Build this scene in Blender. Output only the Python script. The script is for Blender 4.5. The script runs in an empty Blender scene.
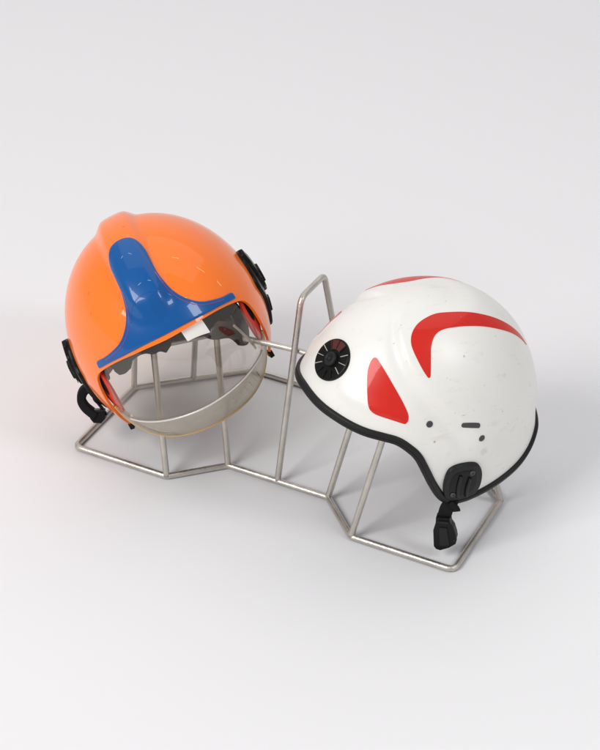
import bpy, bmesh, math, random
import numpy as np
from mathutils import Vector, Matrix, Euler
from mathutils.geometry import delaunay_2d_cdt
from math import radians, degrees, pi, sin, cos
random.seed(4)
S = bpy.context.scene
COL = S.collection
# ------------------------------------------------------------------ camera, world, lamps
cam_d = bpy.data.cameras.new('camera'); cam = bpy.data.objects.new('camera', cam_d); COL.objects.link(cam)
cam.location = (0, 0, 1.5743)
cam.rotation_euler = (pi/2-.6193, 0, 0)
cam_d.sensor_fit = 'HORIZONTAL'; cam_d.sensor_width = 36; cam_d.lens = 2000/600*36
cam_d.clip_start = .05; cam_d.clip_end = 60
S.camera = cam
w = bpy.data.worlds.new('World'); S.world = w; w.use_nodes = True
bg = w.node_tree.nodes['Background']; bg.inputs[0].default_value = (1, .99, .98, 1); bg.inputs[1].default_value = .45
def softbox(name, direction, dist, sx, sy, power, color=(1, 1, 1)):
    l = bpy.data.lights.new(name, 'AREA'); l.shape = 'RECTANGLE'; l.size = sx; l.size_y = sy; l.energy = power; l.color = color
    o = bpy.data.objects.new(name, l); COL.objects.link(o)
    d = Vector(direction).normalized(); o.location = Vector((0, 2.0, .15))+d*dist
    o.rotation_euler = d.to_track_quat('Z', 'Y').to_euler()
    return o
softbox('softbox_key', (-.60, -.52, .66), 4.4, 1.9, 2.1, 128, (1, .985, .97))
softbox('softbox_fill', (.60, -.40, .70), 3.4, .7, 1.0, 25, (.93, .965, 1))
softbox('softbox_back', (.0, .42, .90), 3.2, 4.4, 2.6, 24, (1, .975, .95))
S.view_settings.view_transform = 'Standard'; S.view_settings.look = 'None'
S.view_settings.exposure = -.13; S.view_settings.gamma = 1
try:
    S.cycles.use_denoising = True
    S.cycles.max_bounces = 10; S.cycles.transparent_max_bounces = 16
    S.cycles.caustics_reflective = False; S.cycles.caustics_refractive = False
except Exception: pass
# ------------------------------------------------------------------ surfaces of the two shells (azimuth, elevation in degrees -> metres)
def sstep(a, b, x):
    t = np.clip((np.asarray(x, float)-a)/(b-a), 0, 1); return t*t*(3-2*t)
def dirs(az, el):
    az, el = np.radians(az), np.radians(el)
    return np.stack([np.cos(el)*np.cos(az), np.cos(el)*np.sin(az), np.sin(el)], -1)
OA = np.array([.1478, .125, .1467])
WA = np.array([.1425, .116, .1395])
def orange_surf(az, el, off=0.0):
    az = np.asarray(az, float); el = np.asarray(el, float)
    d = dirs(az, el); p = d*OA
    n = d/OA; n /= np.linalg.norm(n, axis=-1, keepdims=True)
    phi = np.degrees(np.arctan2(d[..., 2], d[..., 0]))
    phi = np.where(phi < -90, phi+360, phi)
    w = 1-sstep(.012, .031, np.abs(p[..., 1]))
    front = sstep(30, 44, phi-np.abs(p[..., 1])*150)
    crest = .0090*w*front*(1-sstep(165, 190, phi))
    return p+n*(crest+np.asarray(off))[..., None]
W_S = np.array([(0,1.055),(14,1.053),(30,1.05),(45,1.05),(61,1.047),(72,1.045),(77,1.06),(82,1.09),(87,1.115),(96,1.135),(112,1.15),(130,1.155),(145,1.14),(165,1.12),(180,1.12)])
W_R = np.array([(0,17.4),(7,16.9),(14,15.9),(22,14.6),(30,13.2),(45,9.9),(55,8.2),(62,6.2),(68,1.4),(71,-2.6),(73,-7),(75,-12),(78,-19.5),(82,-27.5),(86,-32.3),(91,-34.6),(97,-34.6),(103,-33.2),(115,-29.8),(129,-26.5),(140,-24),(155,-21),(180,-19)])
O_R = np.array([(0,23.2),(15,22.9),(30,20.9),(40,18.3),(48,15.2),(53,12.6),(56,9.6),(57.6,6),(58.6,1),(59.5,-4),(60.8,-11),(63,-19.5),(66,-27),(68.6,-31),(70.4,-29.6),(72.5,-25.5),(76,-21.5),(80,-19.5),(88,-18.5),(98,-19.5),(110,-21.5),(122,-23.5),(135,-25),(160,-27),(180,-27.5)])
def tab(T, az):
    return np.interp(np.abs(az), T[:, 0], T[:, 1])
_g = np.arange(-40, 221); _k = np.exp(-(np.arange(-12, 13)/5.0)**2); _k /= _k.sum()
_ws = np.convolve(np.interp(180-np.abs(180-np.abs(_g)), W_S[:, 0], W_S[:, 1]), _k, 'same')
W_S = np.stack([_g[40:], _ws[40:]], 1)[:181]
W_DOME = [(402,290),(397,315),(398,340),(403,358),(413,377),(430,398),(448,415),(466,432),(480,452)]
def white_surf(az, el, off=0.0, full=False):
    az = np.asarray(az, float); el = np.asarray(el, float)
    aa = np.abs((az+180) % 360-180)
    d = dirs(az, el); n = d/WA; n /= np.linalg.norm(n, axis=-1, keepdims=True)
    fl = tab(W_S, aa)-1
    if full: g = 1.0
    else:
        rim = tab(W_R, aa)
        e0 = rim+np.interp(aa, [0, 30, 60, 80, 100, 180], [24, 26, 30, 45, 52, 44])
        t = np.clip((e0-el)/(e0-rim), 0, 1.1); g = t**np.interp(aa, [0, 60, 90, 130, 180], [1.5, 1.6, 1.7, 2.5, 2.8])
    p = d*WA*(1+fl*g)[..., None]
    # shallow step behind the brow band: the dome over the ear stands 2 mm proud
    bx = np.interp(el, [-8, 7, 18, 27.6, 38.3, 47.7, 57, 71], [101.7, 94.4, 85.8, 77.1, 67.8, 60.3, 53.2, 40])
    step = (.0042*sstep(-4, 4.5, aa-bx)-.0016*np.exp(-((aa-bx+6)/3.5)**2))*(1-sstep(60, 76, el))*sstep(-14, 4, el)
    ridge = .0020*np.exp(-((el-(tab(W_R, aa)+13))/3.2)**2)*sstep(20, 34, aa)*(1-sstep(58, 70, aa))
    return p+n*(step+ridge+np.asarray(off))[..., None]
def visor_surf(az, el, off=0.0):
    az = np.asarray(az, float); el = np.asarray(el, float)
    d = dirs(az, el); n = d/OA; n /= np.linalg.norm(n, axis=-1, keepdims=True)
    s = .962+.040*np.clip((-17-el)/22, 0, 1.2)
    return d*OA*s[..., None]+n*np.asarray(off)[..., None]
# ------------------------------------------------------------------ tagging helpers
def tag(o, label=None, cat=None, group=None, kind=None):
    if label: o['label'] = label
    if cat: o['category'] = cat
    if group: o['group'] = group
    if kind: o['kind'] = kind
    return o
def thing(name, loc, rot, label, cat):
    e = bpy.data.objects.new(name, None); COL.objects.link(e); e.location = loc; e.empty_display_size = .05
    e.rotation_euler = rot
    return tag(e, label, cat)
def mesh(name, verts, faces, mat, parent=None, smooth=True):
    me = bpy.data.meshes.new(name); me.from_pydata([tuple(map(float, v)) for v in verts], [], faces)
    me.update(); me.materials.append(mat)
    me.polygons.foreach_set('use_smooth', [smooth]*len(me.polygons))
    o = bpy.data.objects.new(name, me); COL.objects.link(o)
    if parent: o.parent = parent
    return o
# ------------------------------------------------------------------ materials
def M(name, col, rough=.5, metal=0, coat=0, coat_rough=.05, spec=.5, bump=None, bscale=200, vary=0, vscale=20, sss=0):
    m = bpy.data.materials.new(name); m.use_nodes = True; nt = m.node_tree; b = nt.nodes['Principled BSDF']
    b.inputs['Base Color'].default_value = (*col, 1); b.inputs['Roughness'].default_value = rough
    b.inputs['Metallic'].default_value = metal; b.inputs['Coat Weight'].default_value = coat
    b.inputs['Coat Roughness'].default_value = coat_rough; b.inputs['Specular IOR Level'].default_value = spec
    tc = nt.nodes.new('ShaderNodeTexCoord')
    if bump:
        n = nt.nodes.new('ShaderNodeTexNoise'); n.inputs['Scale'].default_value = bscale; n.inputs['Detail'].default_value = 4
        nt.links.new(tc.outputs['Object'], n.inputs['Vector'])
        bp = nt.nodes.new('ShaderNodeBump'); bp.inputs['Strength'].default_value = bump; bp.inputs['Distance'].default_value = .001
        nt.links.new(n.outputs['Fac'], bp.inputs['Height']); nt.links.new(bp.outputs['Normal'], b.inputs['Normal'])
    if vary:
        n = nt.nodes.new('ShaderNodeTexNoise'); n.inputs['Scale'].default_value = vscale; n.inputs['Detail'].default_value = 6
        nt.links.new(tc.outputs['Object'], n.inputs['Vector'])
        mp = nt.nodes.new('ShaderNodeMapRange'); mp.inputs['To Min'].default_value = 1-vary; mp.inputs['To Max'].default_value = 1+vary*.5
        nt.links.new(n.outputs['Fac'], mp.inputs['Value'])
        mx = nt.nodes.new('ShaderNodeVectorMath'); mx.operation = 'SCALE'; mx.inputs[0].default_value = col
        nt.links.new(mp.outputs['Result'], mx.inputs['Scale']); nt.links.new(mx.outputs[0], b.inputs['Base Color'])
        mr = nt.nodes.new('ShaderNodeMapRange'); mr.inputs['To Min'].default_value = max(0, rough-vary*.4); mr.inputs['To Max'].default_value = rough+vary*.4
        nt.links.new(n.outputs['Fac'], mr.inputs['Value']); nt.links.new(mr.outputs['Result'], b.inputs['Roughness'])
    return m
def specks(m, basecol, layers, spots=()):
    """small flecks, scuffs and stains mixed over the base colour (object space)"""
    nt = m.node_tree; b = nt.nodes['Principled BSDF']; tc = [n for n in nt.nodes if n.type == 'TEX_COORD'][0]
    rgb = nt.nodes.new('ShaderNodeRGB'); rgb.outputs[0].default_value = (*basecol, 1); cur = rgb.outputs[0]
    def mixin(cur, fac, col):
        x = nt.nodes.new('ShaderNodeMix'); x.data_type = 'RGBA'; nt.links.new(fac, x.inputs['Factor'])
        nt.links.new(cur, x.inputs['A']); x.inputs['B'].default_value = (*col, 1); return x.outputs['Result']
    for kind, scale, lo, hi, amt, col, stretch in layers:
        mp = nt.nodes.new('ShaderNodeMapping'); nt.links.new(tc.outputs['Object'], mp.inputs['Vector']); mp.inputs['Scale'].default_value = stretch
        mp.inputs['Rotation'].default_value = (scale*.013, scale*.031, scale*.007)
        if kind == 'vor':
            t = nt.nodes.new('ShaderNodeTexVoronoi'); out = t.outputs['Distance']
            t2 = nt.nodes.new('ShaderNodeTexNoise'); t2.inputs['Scale'].default_value = scale*.35; nt.links.new(tc.outputs['Object'], t2.inputs['Vector'])
            t.inputs['Scale'].default_value = scale; nt.links.new(mp.outputs[0], t.inputs['Vector'])
            r = nt.nodes.new('ShaderNodeMapRange'); r.inputs['From Min'].default_value = hi; r.inputs['From Max'].default_value = lo
            nt.links.new(out, r.inputs['Value'])
            r2 = nt.nodes.new('ShaderNodeMapRange'); r2.inputs['From Min'].default_value = .50; r2.inputs['From Max'].default_value = .60; r2.inputs['To Max'].default_value = amt
            nt.links.new(t2.outputs['Fac'], r2.inputs['Value'])
            mu = nt.nodes.new('ShaderNodeMath'); mu.operation = 'MULTIPLY'; nt.links.new(r.outputs[0], mu.inputs[0]); nt.links.new(r2.outputs[0], mu.inputs[1])
            cur = mixin(cur, mu.outputs[0], col)
        else:
            t = nt.nodes.new('ShaderNodeTexNoise'); t.inputs['Scale'].default_value = scale; t.inputs['Detail'].default_value = 8; t.inputs['Roughness'].default_value = .65
            nt.links.new(mp.outputs[0], t.inputs['Vector'])
            r = nt.nodes.new('ShaderNodeMapRange'); r.inputs['From Min'].default_value = lo; r.inputs['From Max'].default_value = hi; r.inputs['To Max'].default_value = amt
            nt.links.new(t.outputs['Fac'], r.inputs['Value']); cur = mixin(cur, r.outputs[0], col)
    for pos, rad, amt, col in spots:
        v = nt.nodes.new('ShaderNodeVectorMath'); v.operation = 'DISTANCE'; nt.links.new(tc.outputs['Object'], v.inputs[0]); v.inputs[1].default_value = pos
        n = nt.nodes.new('ShaderNodeTexNoise'); n.inputs['Scale'].default_value = 260; nt.links.new(tc.outputs['Object'], n.inputs['Vector'])
        ad = nt.nodes.new('ShaderNodeMath'); ad.operation = 'MULTIPLY_ADD'; nt.links.new(n.outputs['Fac'], ad.inputs[0]); ad.inputs[1].default_value = rad*1.2; nt.links.new(v.outputs['Value'], ad.inputs[2])
        r = nt.nodes.new('ShaderNodeMapRange'); r.inputs['From Min'].default_value = rad*1.7; r.inputs['From Max'].default_value = rad*1.2; r.inputs['To Max'].default_value = amt
        nt.links.new(ad.outputs[0], r.inputs['Value']); cur = mixin(cur, r.outputs[0], col)
    nt.links.new(cur, b.inputs['Base Color'])
def os_(az, el, fn): return tuple(float(v) for v in fn(np.array([az*1.]), np.array([el*1.]))[0])

paper = M('paper_backdrop', (.82, .815, .832), .62, spec=.3, bump=.08, bscale=60, vary=.012, vscale=3)
steel = M('brushed_steel', (.66, .62, .565), .42, metal=1, bump=.5, bscale=380, vary=.34, vscale=45)
orange = M('orange_gloss', (1.0, .200, .018), .42, spec=.15, coat=.75, coat_rough=.03)
specks(orange, (1.0, .200, .018), [('vor', 150, .0, .10, .45, (.62, .07, .02), (1, 1, 1)), ('noise', 30, .66, .8, .10, (.9, .10, .03), (1, 1, 1))],
       [(os_(-56, 53, orange_surf), .0026, .45, (.75, .09, .02)), (os_(-51, 43, orange_surf), .0018, .5, (.7, .08, .02)), (os_(57, 84.5, orange_surf), .0018, .7, (.45, .05, .02))])
orange_in = M('orange_red_inside', (.62, .035, .012), .45)
blue = M('blue_gloss', (.0, .088, .32), .28, spec=.2, coat=.55, coat_rough=.03, vary=.06, vscale=12)
magenta = M('magenta_edge', (.30, .02, .16), .3, coat=.6)
white = M('white_gelcoat', (.81, .80, .765), .38, coat=.2, coat_rough=.3, bump=.10, bscale=70)
specks(white, (.81, .80, .765), [('noise', 9, .50, .78, .18, (.66, .61, .52), (1, 1, 1)), ('vor', 70, .0, .10, .75, (.30, .25, .20), (1, 1, 1)),
       ('vor', 42, .0, .06, .75, (.36, .31, .27), (.35, 1.6, 1.3)), ('noise', 46, .58, .72, .30, (.50, .45, .40), (.5, 2.2, 1.6))],
       [(os_(104, -7, white_surf), .0055, .26, (.45, .37, .30)), (os_(79, 5, white_surf), .0016, .7, (.35, .2, .1)), (os_(101, 44, white_surf), .0016, .55, (.3, .26, .22)),
        (os_(50, 55, white_surf), .0013, .5, (.5, .2, .15)), (os_(97, -4, white_surf), .003, .08, (.4, .33, .28)), (os_(86, -3, white_surf), .004, .08, (.45, .4, .33))])
white_in = M('grey_inside', (.30, .30, .30), .6)
red = M('red_film', (.62, .017, .009), .34, coat=.35, spec=.25, coat_rough=.06)
specks(red, (.62, .017, .009), [('vor', 110, .0, .12, .7, (.72, .16, .03), (1, 1, 1)), ('noise', 22, .55, .75, .3, (.50, .018, .012), (1, 1, 1))])
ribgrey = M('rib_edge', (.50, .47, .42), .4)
red_dark = M('dark_red_film', (.075, .006, .006), .35, coat=.4)
rubber = M('black_rubber', (.016, .0165, .0165), .42, spec=.20, bump=.25, bscale=500, vary=.3, vscale=60)
plastic = M('black_plastic', (.007, .007, .0075), .30, spec=.18, bump=.2, bscale=600, vary=.25, vscale=50)
webbing = M('black_webbing', (.010, .010, .011), .8, spec=.15, bump=.8, bscale=900)
foam = M('black_liner', (.006, .0055, .0055), .8, spec=.15, bump=.7, bscale=300)
greyrivet = M('dark_grey_rivet', (.045, .045, .047), .45, bump=.2, bscale=500)
tagwhite = M('white_tag_film', (.82, .80, .76), .35)
bluescr = M('pale_blue_scratch', (.22, .34, .55), .4)
scuff_m = M('pale_scuff', (.95, .55, .25), .4)
amber = M('amber_edge', (.60, .36, .10), .35, coat=.5)
def glassy(name, tint, haze, hazecol, rough, f0=.045):
    m = bpy.data.materials.new(name); m.use_nodes = True; nt = m.node_tree; nt.nodes.clear()
    o = nt.nodes.new('ShaderNodeOutputMaterial'); tr = nt.nodes.new('ShaderNodeBsdfTransparent'); tr.inputs[0].default_value = (*tint, 1)
    gl = nt.nodes.new('ShaderNodeBsdfGlossy'); gl.inputs['Roughness'].default_value = rough; gl.inputs[0].default_value = (.95, .93, .9, 1)
    di = nt.nodes.new('ShaderNodeBsdfDiffuse'); di.inputs[0].default_value = (*hazecol, 1)
    tl = nt.nodes.new('ShaderNodeBsdfTranslucent'); tl.inputs[0].default_value = (*hazecol, 1)
    lw = nt.nodes.new('ShaderNodeLayerWeight'); lw.inputs[0].default_value = .5   # Schlick from the facing angle, the same on both faces of the sheet
    pw = nt.nodes.new('ShaderNodeMath'); pw.operation = 'POWER'; pw.inputs[1].default_value = 5; nt.links.new(lw.outputs['Facing'], pw.inputs[0])
    fr = nt.nodes.new('ShaderNodeMath'); fr.operation = 'MULTIPLY_ADD'; nt.links.new(pw.outputs[0], fr.inputs[0]); fr.inputs[1].default_value = .9; fr.inputs[2].default_value = f0
    dt = nt.nodes.new('ShaderNodeMixShader'); dt.inputs[0].default_value = .5; nt.links.new(di.outputs[0], dt.inputs[1]); nt.links.new(tl.outputs[0], dt.inputs[2])
    tc = nt.nodes.new('ShaderNodeTexCoord'); n = nt.nodes.new('ShaderNodeTexNoise'); n.inputs['Scale'].default_value = 28; n.inputs['Detail'].default_value = 6
    nt.links.new(tc.outputs['Object'], n.inputs['Vector'])
    mr = nt.nodes.new('ShaderNodeMapRange'); mr.inputs['To Min'].default_value = haze*.6; mr.inputs['To Max'].default_value = haze*1.4; nt.links.new(n.outputs['Fac'], mr.inputs['Value'])
    a = nt.nodes.new('ShaderNodeMixShader'); nt.links.new(mr.outputs[0], a.inputs[0]); nt.links.new(tr.outputs[0], a.inputs[1]); nt.links.new(dt.outputs[0], a.inputs[2])
    b = nt.nodes.new('ShaderNodeMixShader'); nt.links.new(fr.outputs[0], b.inputs[0]); nt.links.new(a.outputs[0], b.inputs[1]); nt.links.new(gl.outputs[0], b.inputs[2])
    nt.links.new(b.outputs[0], o.inputs[0]); return m
visor_m = glassy('clear_visor', (.92, .905, .88), .028, (.56, .53, .50), .03, .055)
band_m = glassy('milky_visor_band', (.90, .87, .81), .50, (.78, .73, .63), .10, .11)

crease_glint_m = M('visor_crease_glint', (.66, .63, .57), .10, coat=1)  # pale colour paints in the bright highlight along the visor crease

# ------------------------------------------------------------------ geometry helpers
def polar(pts):
    pts = np.asarray(pts, float); r = 90-pts[:, 1]; a = np.radians(pts[:, 0]); return np.stack([r*np.cos(a), r*np.sin(a)], 1)
def unpolar(p):
    r = np.hypot(p[:, 0], p[:, 1]); return np.degrees(np.arctan2(p[:, 1], p[:, 0])), 90-r
def smooth_loop(p, n=8, closed=True):
    p = np.asarray(p, float); N = len(p); out = []
    for i in range(N if closed else N-1):
        if closed: a, b, c, d = p[(i-1) % N], p[i], p[(i+1) % N], p[(i+2) % N]
        else: a, b, c, d = p[max(i-1, 0)], p[i], p[i+1], p[min(i+2, N-1)]
        for k in range(n):
            t = k/n; out.append(.5*((2*b)+(-a+c)*t+(2*a-5*b+4*c-d)*t*t+(-a+3*b-3*c+d)*t**3))
    if not closed: out.append(p[-1])
    return np.array(out)
def resample(p, step, closed=True):
    q = np.vstack([p, p[:1]]) if closed else p
    s = np.concatenate([[0], np.cumsum(np.linalg.norm(np.diff(q, axis=0), axis=1))])
    n = max(6, int(round(s[-1]/step))); t = np.linspace(0, s[-1], n+1); t = t[:-1] if closed else t
    return np.stack([np.interp(t, s, q[:, k]) for k in range(q.shape[1])], 1)
def inside(P, poly):
    x, y = P[:, 0], P[:, 1]; c = np.zeros(len(P), bool); N = len(poly)
    for i in range(N):
        x1, y1 = poly[i]; x2, y2 = poly[(i+1) % N]
        if y1 == y2: continue
        m = ((y1 > y) != (y2 > y)) & (x < (x2-x1)*(y-y1)/(y2-y1)+x1); c ^= m
    return c
def bdist(P, poly):
    d = np.full(len(P), 1e9); N = len(poly)
    for i in range(N):
        a = poly[i]; b = poly[(i+1) % N]; ab = b-a; L = ab@ab+1e-12
        t = np.clip(((P-a)@ab)/L, 0, 1); d = np.minimum(d, np.hypot(*(P-a-t[:, None]*ab).T))
    return d
def patch(name, loop2, fn, top, bot, mat, parent, step=1.2, rnd=0, inner_mat=None):
    """solid sheet that follows surface fn over the region inside loop2 (polar plane, degrees)"""
    B = resample(np.asarray(loop2, float), step*.8)
    lo = B.min(0); hi = B.max(0); g = []; k = 0; y = lo[1]
    while y < hi[1]:
        x = lo[0]+(step/2 if k % 2 else 0); xs = np.arange(x, hi[0], step); g.append(np.stack([xs, np.full(len(xs), y)], 1)); y += step*.866; k += 1
    g = np.vstack(g); g = g[inside(g, B)]; g = g[bdist(g, B) > max(step*.45, rnd*1.25)] if len(g) else g
    nb = len(B); V = [B]
    if rnd:
        tn = np.roll(B, -1, 0)-np.roll(B, 1, 0); tn /= np.linalg.norm(tn, axis=1)[:, None]; nn = np.stack([-tn[:, 1], tn[:, 0]], 1)
        if inside((B+nn*rnd*.1)[:40], B).mean() < .5: nn = -nn
        for k in (.10, .32, .62, 1.0):
            q = B+nn*rnd*k; q = q[inside(q, B)]; V.append(q[bdist(q, B) > rnd*k*.93])
    V = np.vstack(V+[g])
    r = delaunay_2d_cdt([Vector((float(a), float(b))) for a, b in V], [], [list(range(nb))], 1, 1e-7)
    P2 = np.array([(v.x, v.y) for v in r[0]]); F = [list(f) for f in r[2]]
    az, el = unpolar(P2); dd = bdist(P2, B)
    prof = np.ones(len(P2)) if not rnd else np.sqrt(np.clip(1-(1-np.clip(dd/rnd, 0, 1))**2, 0, 1))*.65+.35
    T = fn(az, el, bot+(top-bot)*prof); Bo = fn(az, el, np.full(len(P2), float(bot)))
    n = len(P2); cnt = {}
    F2 = []
    for f in F:
        a, b, c = (P2[i] for i in f[:3]); 
        if (b-a)[0]*(c-a)[1]-(b-a)[1]*(c-a)[0] < 0: f = f[::-1]
        F2.append(f)
        for i in range(len(f)): cnt[(f[i], f[(i+1) % len(f)])] = 1
    bed = [e for e in cnt if (e[1], e[0]) not in cnt]
    idx = sorted({i for e in bed for i in e}); mp = {v: 2*n+j for j, v in enumerate(idx)}; m2 = len(idx)
    verts = list(T)+list(Bo)+[T[i] for i in idx]+[Bo[i] for i in idx]
    faces = F2+[[i+n for i in f[::-1]] for f in F2]+[[mp[b], mp[a], mp[a]+m2, mp[b]+m2] for a, b in bed]
    o = mesh(name, verts, faces, mat, parent)
    if inner_mat:
        o.data.materials.append(inner_mat)
        for i in range(len(F2), 2*len(F2)): o.data.polygons[i].material_index = 1
    return o
def sweep(name, path, section, mat, parent, closed=False, up=None, cap=True):
    """sweep a 2-D section along a path; up: per-point normals or one vector"""
    P = np.asarray(path, float); N = len(P)
    T = (np.roll(P, -1, 0)-np.roll(P, 1, 0)) if closed else np.gradient(P, axis=0)
    T /= np.linalg.norm(T, axis=1)[:, None]
    if up is None:
        u = np.array([0, 0, 1.]) if abs(T[0][2]) < .9 else np.array([1., 0, 0]); U = []
        for i in range(N):
            u = u-(u@T[i])*T[i]; u /= np.linalg.norm(u); U.append(u)
        U = np.array(U)
        if closed:
            u = U[-1]-(U[-1]@T[0])*T[0]
    else:
        U = np.broadcast_to(np.asarray(up, float), P.shape).copy(); U = U-(U*T).sum(1)[:, None]*T; U /= np.linalg.norm(U, axis=1)[:, None]
    Bn = np.cross(T, U); S2 = np.asarray(section, float); K = len(S2)
    V = (P[:, None]+S2[None, :, 0, None]*Bn[:, None]+S2[None, :, 1, None]*U[:, None]).reshape(-1, 3)
    F = []
    for i in range(N if closed else N-1):
        j = (i+1) % N
        for k in range(K): F.append([i*K+k, i*K+(k+1) % K, j*K+(k+1) % K, j*K+k])
    if cap and not closed: F.append(list(range(K))[::-1]); F.append([(N-1)*K+k for k in range(K)])
    return mesh(name, V, F, mat, parent)
def circ(r, n=14): return [(r*cos(2*pi*k/n), r*sin(2*pi*k/n)) for k in range(n)]
def rrect(w, h, r, n=4):
    out = []
    for cx, cy, a0 in ((w/2-r, h/2-r, 0), (-w/2+r, h/2-r, 90), (-w/2+r, -h/2+r, 180), (w/2-r, -h/2+r, 270)):
        for k in range(n+1): a = radians(a0+90*k/n); out.append((cx+r*cos(a), cy+r*sin(a)))
    return out
def fillet(pts, r, closed=False, n=7):
    P = [np.array(p, float) for p in pts]; N = len(P); out = []
    for i in range(N):
        if not closed and i in (0, N-1): out.append(P[i]); continue
        a, b, c = P[i-1], P[i], P[(i+1) % N]; u = (a-b)/np.linalg.norm(a-b); v = (c-b)/np.linalg.norm(c-b)
        ang = math.acos(np.clip(u@v, -1, 1)); t = min(r/math.tan(ang/2), .45*np.linalg.norm(a-b), .45*np.linalg.norm(c-b))
        s, e = b+u*t, b+v*t
        for k in range(n+1):
            q = k/n; out.append((1-q)**2*s+2*q*(1-q)*b+q*q*e)
    return np.array(out)
def prism(name, outline, frame, z0, z1, mat, parent, bev=.0008):
    """bevelled plate: 2-D outline in frame (origin, x, y), thickness along frame z"""
    o, x, y = (np.array(v, float) for v in frame); x /= np.linalg.norm(x); y = y-(y@x)*x; y /= np.linalg.norm(y); z = np.cross(x, y)
    bm = bmesh.new(); vs = [bm.verts.new(tuple(o+a*x+b*y+z0*z)) for a, b in outline]
    f = bm.faces.new(vs); r = bmesh.ops.extrude_face_region(bm, geom=[f])
    bmesh.ops.translate(bm, verts=[v for v in r['geom'] if isinstance(v, bmesh.types.BMVert)], vec=tuple((z1-z0)*z))
    bmesh.ops.recalc_face_normals(bm, faces=bm.faces)
    if bev: bmesh.ops.bevel(bm, geom=[e for e in bm.edges], offset=bev, segments=2, affect='EDGES', profile=.6)
    me = bpy.data.meshes.new(name); bm.to_mesh(me); bm.free(); me.materials.append(mat)
    o_ = bpy.data.objects.new(name, me); COL.objects.link(o_); o_.parent = parent; return o_
def lathe(name, prof, frame, mat, parent, n=40):
    o, zx = (np.array(v, float) for v in frame); z = zx/np.linalg.norm(zx); x = np.cross(z, [0, 0, 1.]); x /= np.linalg.norm(x); y = np.cross(z, x)
    V = []; F = []
    for r, h in prof:
        for k in range(n): a = 2*pi*k/n; V.append(o+r*cos(a)*x+r*sin(a)*y+h*z)
    for i in range(len(prof)-1):
        for k in range(n): F.append([i*n+k, i*n+(k+1) % n, (i+1)*n+(k+1) % n, (i+1)*n+k])
    F.append([(len(prof)-1)*n+k for k in range(n)]); F.append([k for k in range(n)][::-1])
    return mesh(name, V, F, mat, parent)
def rim_loop(R_, smooth=6):
    """closed loop in the polar plane from a half table (az, el), mirrored"""
    a = [(-x, y) for x, y in R_[::-1]]+[(x, y) for x, y in R_[1:]]
    return polar(smooth_loop(a, smooth+4, False)[:-1])
def ring2(azel, n=6):
    return polar(smooth_loop(azel, n))
def frame_at(fn, az, el):
    p = fn(np.array([az]), np.array([el]))[0]; e = 1.0
    dx = fn(np.array([az+e]), np.array([el]))[0]-p; dy = fn(np.array([az]), np.array([el+e]))[0]-p
    n = np.cross(dx, dy); n /= np.linalg.norm(n); return p, dx/np.linalg.norm(dx), dy/np.linalg.norm(dy), n

# ------------------------------------------------------------------ the setting: one white paper sheet
nx = 40
prof = [(-6+10.1*j/20, 0) for j in range(20)]+[(4.1+.9*sin(t), .9-.9*cos(t)) for t in np.linspace(0, pi/2, 16)]+[(5.0, .9+2.3*k/4) for k in range(1, 6)]
nx = len(prof)-1
fv = [(-6+12*i/nx, prof[j][0], prof[j][1]) for j in range(nx+1) for i in range(nx+1)]
ff = [[j*(nx+1)+i, j*(nx+1)+i+1, (j+1)*(nx+1)+i+1, (j+1)*(nx+1)+i] for j in range(nx) for i in range(nx)]
tag(mesh('floor', fv, ff, paper), kind='structure')

specks(paper, (.82, .815, .832), [('vor', 9, .0, .022, .45, (.35, .31, .28), (1, 1, 1))])

# ------------------------------------------------------------------ steel display rack
YAW, CX, CY, WR = -.4724, -.0533, 1.9236, .004
A, Bq, Cq, c_, D, d_, E_ = .265, .1293, .071, .0552, .1467, .1075, .1433
rack = thing('helmet_rack', (CX, CY, 0), (0, 0, YAW), 'low bent steel wire rack on the white floor holding both helmets', 'rack')
base = [(-A, 0), (-Bq, 0), (-Cq, c_), (Cq, c_), (Bq, 0), (A, 0), (A, D), (E_, D+d_), (-E_, D+d_), (-A, D)]
pth = resample(fillet([(x, y, WR) for x, y in base], .009, closed=True), .004)
sweep('base_frame', pth, circ(WR), steel, rack, closed=True, up=(0, 0, 1))
Mx, My = -(A+E_)/2, D+d_/2
def arch(name, a, b, top=.241, slope=.27, ib=0, tb=0):
    a = np.array(a, float); b = np.array(b, float); L = np.linalg.norm(b-a); u = (b-a)/L; i = slope*top
    q = lambda s, z: np.array([*(a+u*s), z])
    p = resample(fillet([q(0, WR), q(i, top), q(L-i-ib, top-tb), q(L, WR)], .015), .004, closed=False)
    sweep(name, p, circ(WR, 14), steel, rack, up=(-u[1], u[0], 0))
    for s in (0, L):   # weld beads at the feet
        e = q(s, WR+.0035); lathe('weld_bead', [(.0054, -.004), (.0062, -.001), (.0056, .002), (.0041, .0045)], (e, (0, 0, 1)), steel, rack, 12)
arch('handle', (0, c_), (0, D+d_), .242, .27, .006, .003)
arch('support_arch', (-Bq, 0), (-A, D)); arch('support_arch', (-Cq, c_), (Mx, My))
arch('support_arch', (Bq, 0), (A, D)); arch('support_arch', (Cq, c_), (-Mx, My))
ring = [(-.168, .018, .172), (-.160, .0345, .172), (-.1015, .0985, .172), (0, .1085, .172), (.1015, .0985, .172), (.160, .0345, .172), (.168, .018, .172)]
sweep('upper_rail', resample(fillet(ring, .012), .004, closed=False), circ(.0036, 12), steel, rack, up=(0, 0, 1))

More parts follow.
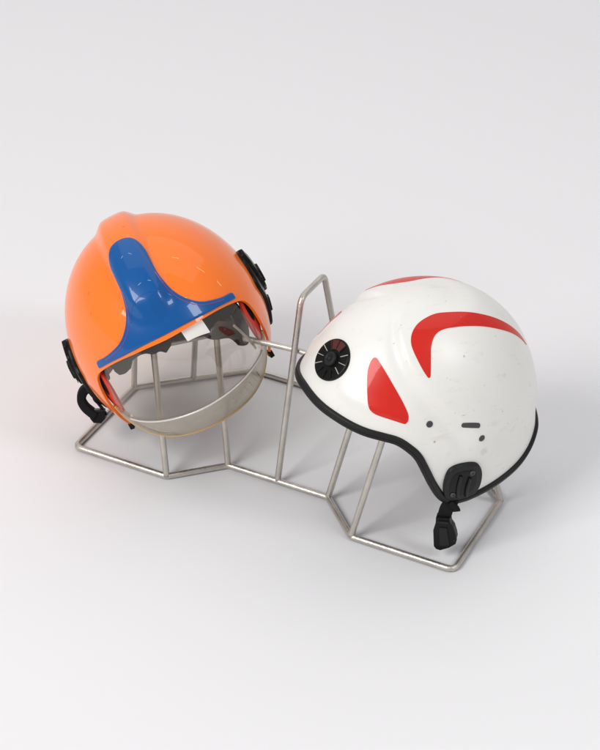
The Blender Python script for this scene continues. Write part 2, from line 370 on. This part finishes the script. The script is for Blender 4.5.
# ------------------------------------------------------------------ orange helmet with clear visor
OH = thing('firefighter_helmet', (-.1662, 2.0927, .1587), (0, 0, 0), 'glossy orange helmet with blue front plate and clear visor at the left of the rack', 'helmet')
OH.rotation_euler = Euler((.387, -.118, -1.3324), 'XYZ')
Oloop = rim_loop(O_R)
sh = patch('shell', Oloop, orange_surf, 0, -.0035, orange, OH, 1.15, inner_mat=orange_in)
plate_r = [(0, 78.2), (13, 77.6), (24, 75), (28.3, 70.5), (26, 65), (21, 58.5), (18.2, 52), (18.3, 46.5), (19.3, 41.5), (22, 36.2), (26.5, 31.2), (31.5, 27.6), (38, 24.5), (44, 22), (50.2, 19.8), (51, 18.9), (50.6, 17.0), (49.5, 16.2), (40, 19.6), (28, 22.6), (14, 24.9), (0, 25.5)]
pl = plate_r+[(-a, e) for a, e in plate_r[1:-1][::-1]]
plate = patch('front_plate', smooth_loop(polar(pl), 5), orange_surf, .0022, -.0006, blue, OH, .75, rnd=1.0)
def piped(azel, off, w, h, mat, parent, name, fn=orange_surf, step=.6):
    p2 = resample(polar(smooth_loop(azel, 10, False)), step, closed=False); az, el = unpolar(p2)
    P = fn(az, el, np.full(len(az), off)); Nn = fn(az, el, np.full(len(az), off+.002))-P
    return sweep(name, P, rrect(w, h, min(w, h)*.45, 3), mat, parent, up=Nn)
edge = [(17.9, 53.5), (17.7, 46.5), (18.7, 41.2), (21.3, 35.8), (25.8, 30.6), (31, 27), (37.6, 23.9), (44, 21.3)]
for s in (-1, 1): piped([(s*(a-1.6), e-.3) for a, e in edge], .0022, .0008, .0009, magenta, plate, 'edge_line')
# raised lip line where the crest meets the flat lower part of the plate
piped([(-17.5, 36.5), (-14, 41.5), (-7, 44.8), (0, 45.8), (7, 44.8), (14, 41.5), (17.5, 36.5)], .0021, .0016, .0010, blue, plate, 'step_line')
for azs, els in ((( -7, -4), (66.5, 67.5)), ((4, 7), (67.5, 66)), ((-1.5, 1.5), (50.5, 51)), ((7, 9), (50.5, 49.5))):
    piped([(azs[0], els[0]), (sum(azs)/2, sum(els)/2), (azs[1], els[1])], .0023, .0009, .0006, bluescr, plate, 'scratch_mark', step=.3)
for (a0, e0), (a1, e1) in (((40, 53.4), (43.2, 50.2)), ((46.3, 40.6), (47.3, 36.0)), ((48.9, 28.6), (48.5, 25.4)), ((22.0, 35.8), (24.1, 34.2))):
    piped([(a0, e0), ((a0+a1)/2, (e0+e1)/2), (a1, e1)], .0000, .0008, .0005, scuff_m, sh, 'scuff_mark', step=.3)
# visor
vt = [(-58, -13), (-55, -6), (-52, 2), (-50.5, 10), (-49, 17), (-43, 23), (-25, 27), (0, 28), (25, 27), (43, 23), (49, 17), (50.5, 10), (52, 2), (55, -6), (58, -13), (57, -16), (54, -19.4), (48, -20.2), (30, -20.5), (0, -20.8), (-30, -20.5), (-48, -20.2), (-54, -19.4), (-57, -16)]
visor = patch('visor', ring2(vt, 8), visor_surf, 0, -.002, visor_m, OH, 1.3)
vb = [(-59.4, -13), (-54, -19.6), (-48, -20.6), (-30, -21), (0, -21.4), (30, -21), (48, -20.6), (54, -19.6), (59.4, -13), (60.5, -16), (59, -23), (54.5, -29), (47, -33.5), (35, -36.2), (20, -36.8), (0, -36.8), (-20, -36.8), (-35, -36.2), (-47, -33.5), (-54.5, -29), (-59, -23), (-60.5, -16)]
patch('visor_band', ring2(vb, 8), visor_surf, .0012, -.0022, band_m, visor, 1.2)
piped([(-60.4, -12), (-60.4, -17), (-59, -23), (-54.5, -29.2), (-47, -33.8), (-35, -36.6), (-20, -37.2), (0, -37.2), (20, -37.2), (35, -36.6), (47, -33.8), (54.5, -29.2), (59, -23), (60.4, -17), (60.4, -12)], .0000, .0042, .0036, amber, visor, 'rubber_edge', visor_surf)
piped([(-54, -20.2), (-45, -20.7), (-30, -20.9), (0, -21.1), (30, -20.9), (45, -20.7), (54, -20.2)], .0004, .0024, .0026, crease_glint_m, visor, 'crease_glint', visor_surf)  # bead along the crease, its highlight painted by the pale material
tg = [(9, 23.5), (24, 22), (24, 14.0), (9.5, 17.2)]
patch('white_tag', resample(polar(tg), .8), visor_surf, .0007, .0001, tagwhite, visor, .8)
# small worn moulded marks on the band (too faint to read)
for a, e in ((18.5, -28), (24.5, -27.8), (29, -27.6), (33.5, -27.3), (38, -27), (42, -26.5)):
    piped([(a-1.1, e+2.2), (a, e), (a+.9, e-2.2)], .0013, .0010, .0004, greyrivet if a > 40 else band_m, visor, 'moulded_mark', visor_surf, .5)
# padding and harness inside
def scaled(k, dz=0):
    def fn(az, el, off=0.0):
        d = dirs(az, el); n = d/OA; n /= np.linalg.norm(n, axis=-1, keepdims=True); return d*OA*k+n*np.asarray(off)[..., None]+np.array([0, 0, dz])
    return fn
lin = [(0, 20.5), (12, 18), (20, 20), (33, 16), (43, 12), (52, 16), (70, 12), (100, 6), (140, 8), (180, 8)]
patch('liner', smooth_loop(polar([(-a, e) for a, e in lin[::-1]][:-1]+lin[:-1]), 4), scaled(.90), 0, -.0165, foam, OH, 2.4)
for s in (-1, 1):
    pad = [(s*80, 12), (s*82, -2), (s*86, -12), (s*96, -14), (s*104, 0), (s*100, 14), (s*88, 18)]
    patch('ear_pad', smooth_loop(polar(pad), 6), scaled(.90), 0, -.012, foam, OH, 1.6, rnd=3)
    rd = [(s*60.5, 11), (s*56, 12.5), (s*52.5, 7), (s*51.5, 0), (s*53, -9), (s*58, -17), (s*62, -10), (s*63, 2)]
    inr = patch('inner_flange', ring2(rd, 4), scaled(.955), 0, -.003, orange_in, OH, .8)
    patch('slot_hole', ring2([(s*58.5, 9), (s*56, 8), (s*55.5, 1), (s*57.5, -3), (s*59.5, 2)], 4), scaled(.955), .0004, -.0002, foam, inr, .6)
    br = [(s*77, 3), (s*80, 8), (s*85, 15.5), (s*91, 18), (s*98, 15), (s*104, 4), (s*102, -8), (s*95, -20), (s*87, -25), (s*84, -18), (s*81, -6)]
    b1 = patch('side_bracket', smooth_loop(polar(br), 2), orange_surf, .0046, -.001, plastic, OH, 1.0, rnd=.7)
    bk = [(s*84, 5), (s*85, 11), (s*89, 16), (s*93, 15), (s*97, 8), (s*98, 1), (s*96, -5), (s*90, -7), (s*87, -3)]
    patch('visor_pivot', smooth_loop(polar(bk), 1), orange_surf, .0085, .003, plastic, b1, 1.0, rnd=.8)
    for cl, o1 in (([(s*86, 12), (s*87, 17.5), (s*91, 19), (s*92, 13)], .0085), ([(s*87, -1), (s*87.5, 6), (s*93, 7), (s*94, 0)], .0112), ([(s*85, -16), (s*86, -9), (s*90, -9), (s*90.5, -17)], .0070)):
        patch('clip', resample(polar(cl), .5), orange_surf, o1, .003, plastic, b1, .8, rnd=.5)
    for k in range(4):
        piped([(s*85.2, 4-k*2.1), (s*90, 5.2-k*2.1), (s*96.5, 3.5-k*2.1)], .0087, .0012, .0009, rubber, b1, 'clip_rib')
harn = [(31, 21), (46, 17), (62, 12), (68, 2), (70, -14), (64, -24), (55, -21), (50, -14), (45, -7), (37, -1), (29, 4), (25, 12)]
hn = patch('harness_pad', ring2(harn, 3), scaled(.80), 0, -.010, foam, OH, 1.2, rnd=1.6)
for a, e in ((35, 9), (39, 5), (50, 6)):
    q = scaled(.803)(np.array([a*1.]), np.array([e*1.]))[0]; lathe('stud', [(.0016, -.003), (.0016, .0010), (.0010, .0016)], (q, q), greyrivet if a != 36 else steel, hn, 12)
piped([(42.1, 5.8), (47, -6), (53.3, -19)], 0, .0034, .0022, steel, hn, 'wire_stay', scaled(.905))
hl = [(-49, 13.5), (-33, 18.5), (-37, 11), (-45, 8)]
patch('harness_pad', smooth_loop(polar(hl), 2), scaled(.875), 0, -.008, foam, OH, 1.2, rnd=1)
hc = [(-18, 22), (3, 22), (-1, 18), (-6, 15.5), (-9, 17.5), (-14, 18)]
patch('harness_pad', smooth_loop(polar(hc), 1), scaled(.875), 0, -.008, foam, OH, 1.2, rnd=1)
# chin strap curling out below the right ear
loopp = np.array([[-.0055, -.1200, -.0270], [-.0060, -.1290, -.0290], [-.0056, -.1368, -.0318], [-.0020, -.1425, -.0385], [.0030, -.1425, -.0470], [.0085, -.1385, -.0555], [.0130, -.1345, -.0620]])
lp = resample(smooth_loop(loopp, 8, False), .0015, closed=False)
strap = sweep('chin_strap', lp, rrect(.020, .0115, .0030), webbing, OH, up=np.cross(np.gradient(lp, axis=0), np.array([1., 0, .3])))
prism('strap_tip', [(-.009, -.008), (.009, -.008), (.010, .004), (.004, .010), (-.006, .009), (-.010, .003)], ((.0135, -.1325, -.0610), (.25, .75, -.25), (.3, -.3, -.9)), -.006, .006, plastic, strap, .0015)
l2 = resample(smooth_loop(np.array([[-.004, -.121, -.030], [.0010, -.1275, -.0420], [.0060, -.1255, -.0500], [.0105, -.1238, -.0585], [.0150, -.1232, -.0660]]), 8, False), .0015, closed=False)
sweep('thin_strap', l2, rrect(.011, .003, .001), webbing, strap, up=np.cross(np.gradient(l2, axis=0), np.array([1., 0, .3])))
for s in (1, -1):
    prism('rim_clip', [(-.005, -.004), (.005, -.004), (.004, .005), (-.004, .005)], ((.043, s*.0985, -.0790), (1, s*.3, 0), (0, 0, 1)), -.003, .003, plastic, OH, .001)

# ------------------------------------------------------------------ white rescue helmet
WH = thing('rescue_helmet', (.1385, 1.93847, .1675), (0, 0, 0), 'scuffed white helmet with red flashes and black rim at the right of the rack', 'helmet')
WH.rotation_euler = Euler((.02, .00183, 3.50981), 'XYZ')
Wloop = rim_loop(W_R)
patch('shell', Wloop, white_surf, 0, -.0035, white, WH, 1.15, inner_mat=white_in)
wb = resample(Wloop, .8); az, el = unpolar(wb)
P0 = white_surf(az, el); Pn = white_surf(az, el, np.full(len(az), .003))-P0; Pn /= np.linalg.norm(Pn, axis=1)[:, None]
T = np.roll(P0, -1, 0)-np.roll(P0, 1, 0); T /= np.linalg.norm(T, axis=1)[:, None]
out = np.cross(T, Pn)
sgn = np.sign(((white_surf(az, el-1)-P0)*out).sum(1).mean()); out *= sgn
sweep('rim_trim', P0-out*.0020-Pn*.0012, rrect(.0105, .0082, .0030, 4), rubber, WH, closed=True, up=Pn)
sweep('trim_groove', P0-out*.0015+Pn*.0024, rrect(.0018, .0012, .0005, 3), plastic, [o for o in bpy.data.objects if o.name == 'rim_trim'][0], closed=True, up=Pn)
cres = [(159.5, 25), (158.6, 33), (151.4, 46.6), (138.5, 58.7), (116.9, 68.0), (96.0, 71.0), (76.5, 68.6), (67.5, 64.6), (64.0, 59.5), (64.6, 54.5), (67.7, 49.5), (72.5, 42.4), (75.8, 37.8), (76.9, 37.4), (77.6, 38.6), (78.6, 46.4), (80.0, 52.9), (84.6, 58.0), (93.2, 60.2), (109.1, 58.9), (127.4, 53.6), (140.9, 45.7), (150.7, 37.4), (157.0, 29.2)]
tri = [(38.9, 45.9), (38.0, 43.6), (38.7, 38.6), (42.2, 30.2), (45.0, 23.9), (47.6, 20.7), (52.5, 18.9), (63.3, 16.0), (65.6, 16.3), (66.3, 18.9), (64.6, 23.3), (56.0, 34.7), (44.0, 44.6), (41, 46.2)]
for s in (1, -1):
    patch('red_crescent', smooth_loop(polar([(s*a, e) for a, e in cres]), 5)[::s], white_surf, .0005, -.0006, red, WH, .6)
    patch('red_panel', smooth_loop(polar([(s*a, e) for a, e in tri]), 5)[::s], white_surf, .0005, -.0006, red, WH, .6)
    for a, e in ((76.6, 14.4), (102.0, 1.6)):
        p, x, y, n = frame_at(white_surf, s*a, e); lathe('rivet', [(.0040, -.001), (.0040, .0004), (.0034, .0010), (.0015, .0012)], (p, n*s if (n@p)*s > 0 else -n*s if s > 0 else n), greyrivet, WH, 20)
    slot = polar([(s*93, 11.1), (s*100.5, 8.9)]); dv = (slot[1]-slot[0]); dv /= np.linalg.norm(dv); nv = np.array([-dv[1], dv[0]])
    lp2 = [slot[1]+1.35*(dv*cos(t)+nv*sin(t)) for t in np.linspace(-pi/2, pi/2, 9)]+[slot[0]+1.35*(-dv*cos(t)-nv*sin(t)) for t in np.linspace(-pi/2, pi/2, 9)]
    patch('slot_plug', lp2, white_surf, .0008, -.0004, greyrivet, WH, .5, rnd=.3)
# round lamp mount at the front
p, x, y, n = frame_at(white_surf, 8.5, 36.8)
if n@p < 0: n = -n
x = x-(x@n)*n; x /= np.linalg.norm(x); y = np.cross(n, x)
mt = lathe('front_mount', [(.0256, -.004), (.0256, .0002), (.0247, .0012), (.0215, .0010), (.0140, .0004), (.0060, .0004)], (p, n), plastic, WH, 48)
lathe('hub', [(.0085, .0000), (.0085, .0040), (.0072, .0056), (.0048, .0058), (.0040, .0030), (.0012, .0028)], (p, n), rubber, mt, 32)
for k in range(12):
    a = 2*pi*k/12+.2; u = cos(a)*x+sin(a)*y; v = np.cross(n, u)
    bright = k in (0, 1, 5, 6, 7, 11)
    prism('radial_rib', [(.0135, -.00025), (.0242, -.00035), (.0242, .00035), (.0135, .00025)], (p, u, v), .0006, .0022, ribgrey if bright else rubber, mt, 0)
prism('red_segment', [(r_*cos(t), r_*sin(t)) for r_, t in [(.0236, radians(q)) for q in range(70, 141, 6)]]+[(.0125*cos(radians(q)), .0125*sin(radians(q))) for q in range(136, 69, -6)], (p, x, y), .0011, .0016, red_dark, mt, 0)
# strap plate over the ear
ear = [(87.8, -10.6), (94.5, -10.3), (100.8, -12.6), (103.2, -18.5), (102.9, -26.5), (99.6, -30.6), (91, -31.6), (86, -29), (84.0, -22), (85.0, -14)]
ep = patch('strap_plate', smooth_loop(polar(ear), 4), white_surf, .0052, -.0004, rubber, WH, .6, rnd=.8)
ear2 = [((a-93.5)*.74+93.5, (e+21)*.74-21) for a, e in ear]
patch('plate_inset', smooth_loop(polar(ear2), 5), white_surf, .0056, .002, plastic, ep, .6, rnd=.5)
for a, e in ((97.4, -15.8), (88.9, -26.6)):
    q, qx, qy, qn = frame_at(white_surf, a, e); qn = qn if qn@q > 0 else -qn
    lathe('screw', [(.0034, .003), (.0034, .0066), (.0026, .0072), (.0018, .0072), (.0014, .0058)], (q, qn), steel if False else greyrivet, ep, 20)
for a, e0, e1 in ((91.6, -15.5, -28), (96.3, -18, -29)):
    piped([(a, e0), (a-.8, (e0+e1)/2), (a-.3, e1)], .0066, .0038, .0036, rubber, ep, 'plate_ridge', white_surf)
# hanging strap and buckle (placed in helmet space)
Rw = Euler((.02, .00183, 3.50981), 'XYZ').to_matrix(); Ow = Vector((.1385, 1.93847, .1675))
def wl(v): return np.array(Rw.inverted()@(Vector(v)-Ow))
sp = np.array([wl(v) for v in ((.1795, 1.8400, .0930), (.1790, 1.8350, .0840), (.1738, 1.8325, .0755), (.1718, 1.8320, .0680), (.1708, 1.8322, .0590))])
sp = resample(smooth_loop(sp, 8, False), .002, closed=False)
camx = wl((1.1385, 1.93847, .1675)); camx /= np.linalg.norm(camx)
upn = wl((.1385-.25, 1.93847-1, .1675)); upn /= np.linalg.norm(upn)
st = sweep('chin_strap', sp, rrect(.0165, .0042, .0012), webbing, WH, up=upn)
st2 = [wl(v) for v in ((.1765, 1.8310, .0835), (.1830, 1.8290, .0785), (.1850, 1.8280, .0740))]
sweep('strap_end', resample(smooth_loop(st2, 6, False), .002, closed=False), rrect(.009, .003, .001), webbing, st, up=upn)
dn = wl((.1385, 1.93847, -.8325)); dn /= np.linalg.norm(dn)
bo = wl((.1700, 1.8315, .0645))
xr = np.cross(dn, upn); xr /= np.linalg.norm(xr)
if xr@camx < 0: xr = -xr
xr2 = xr*.99+dn*-.10
buck = [(-.0085, 0), (.0085, .0), (.0090, .008), (.0122, .014), (.0142, .024), (.0148, .032), (.0112, .0325), (.0112, .0365), (.0138, .0380), (.0050, .0450), (-.0060, .0500), (-.0115, .0485), (-.0138, .044), (-.0130, .020), (-.0095, .010)]
bk = prism('buckle', buck, (bo, xr2, dn), -.0055, .0055, plastic, WH, .0014); 
prism('buckle_bar', [(-.0065, .004), (.0065, .004), (.0065, .007), (-.0065, .007)], (bo, xr2, dn), -.0075, .0075, rubber, bk, .0006)
prism('buckle_prong', [(-.0050, .014), (.0045, .014), (.0060, .040), (-.0060, .042)], (bo, xr2, dn), -.0070, .0070, rubber, bk, .0008)
def wscaled(k):
    def fn(az, el, off=0.0):
        d = dirs(az, el); n = d/WA; n /= np.linalg.norm(n, axis=-1, keepdims=True); return d*WA*k+n*np.asarray(off)[..., None]
    return fn
wl_ = [(0, 24), (40, 18), (65, 14), (80, -6), (100, -12), (140, -8), (180, -6)]
patch('liner', smooth_loop(polar([(-a, e) for a, e in wl_[::-1]][:-1]+wl_[:-1]), 4), wscaled(.955), 0, -.036, foam, WH, 2.6)
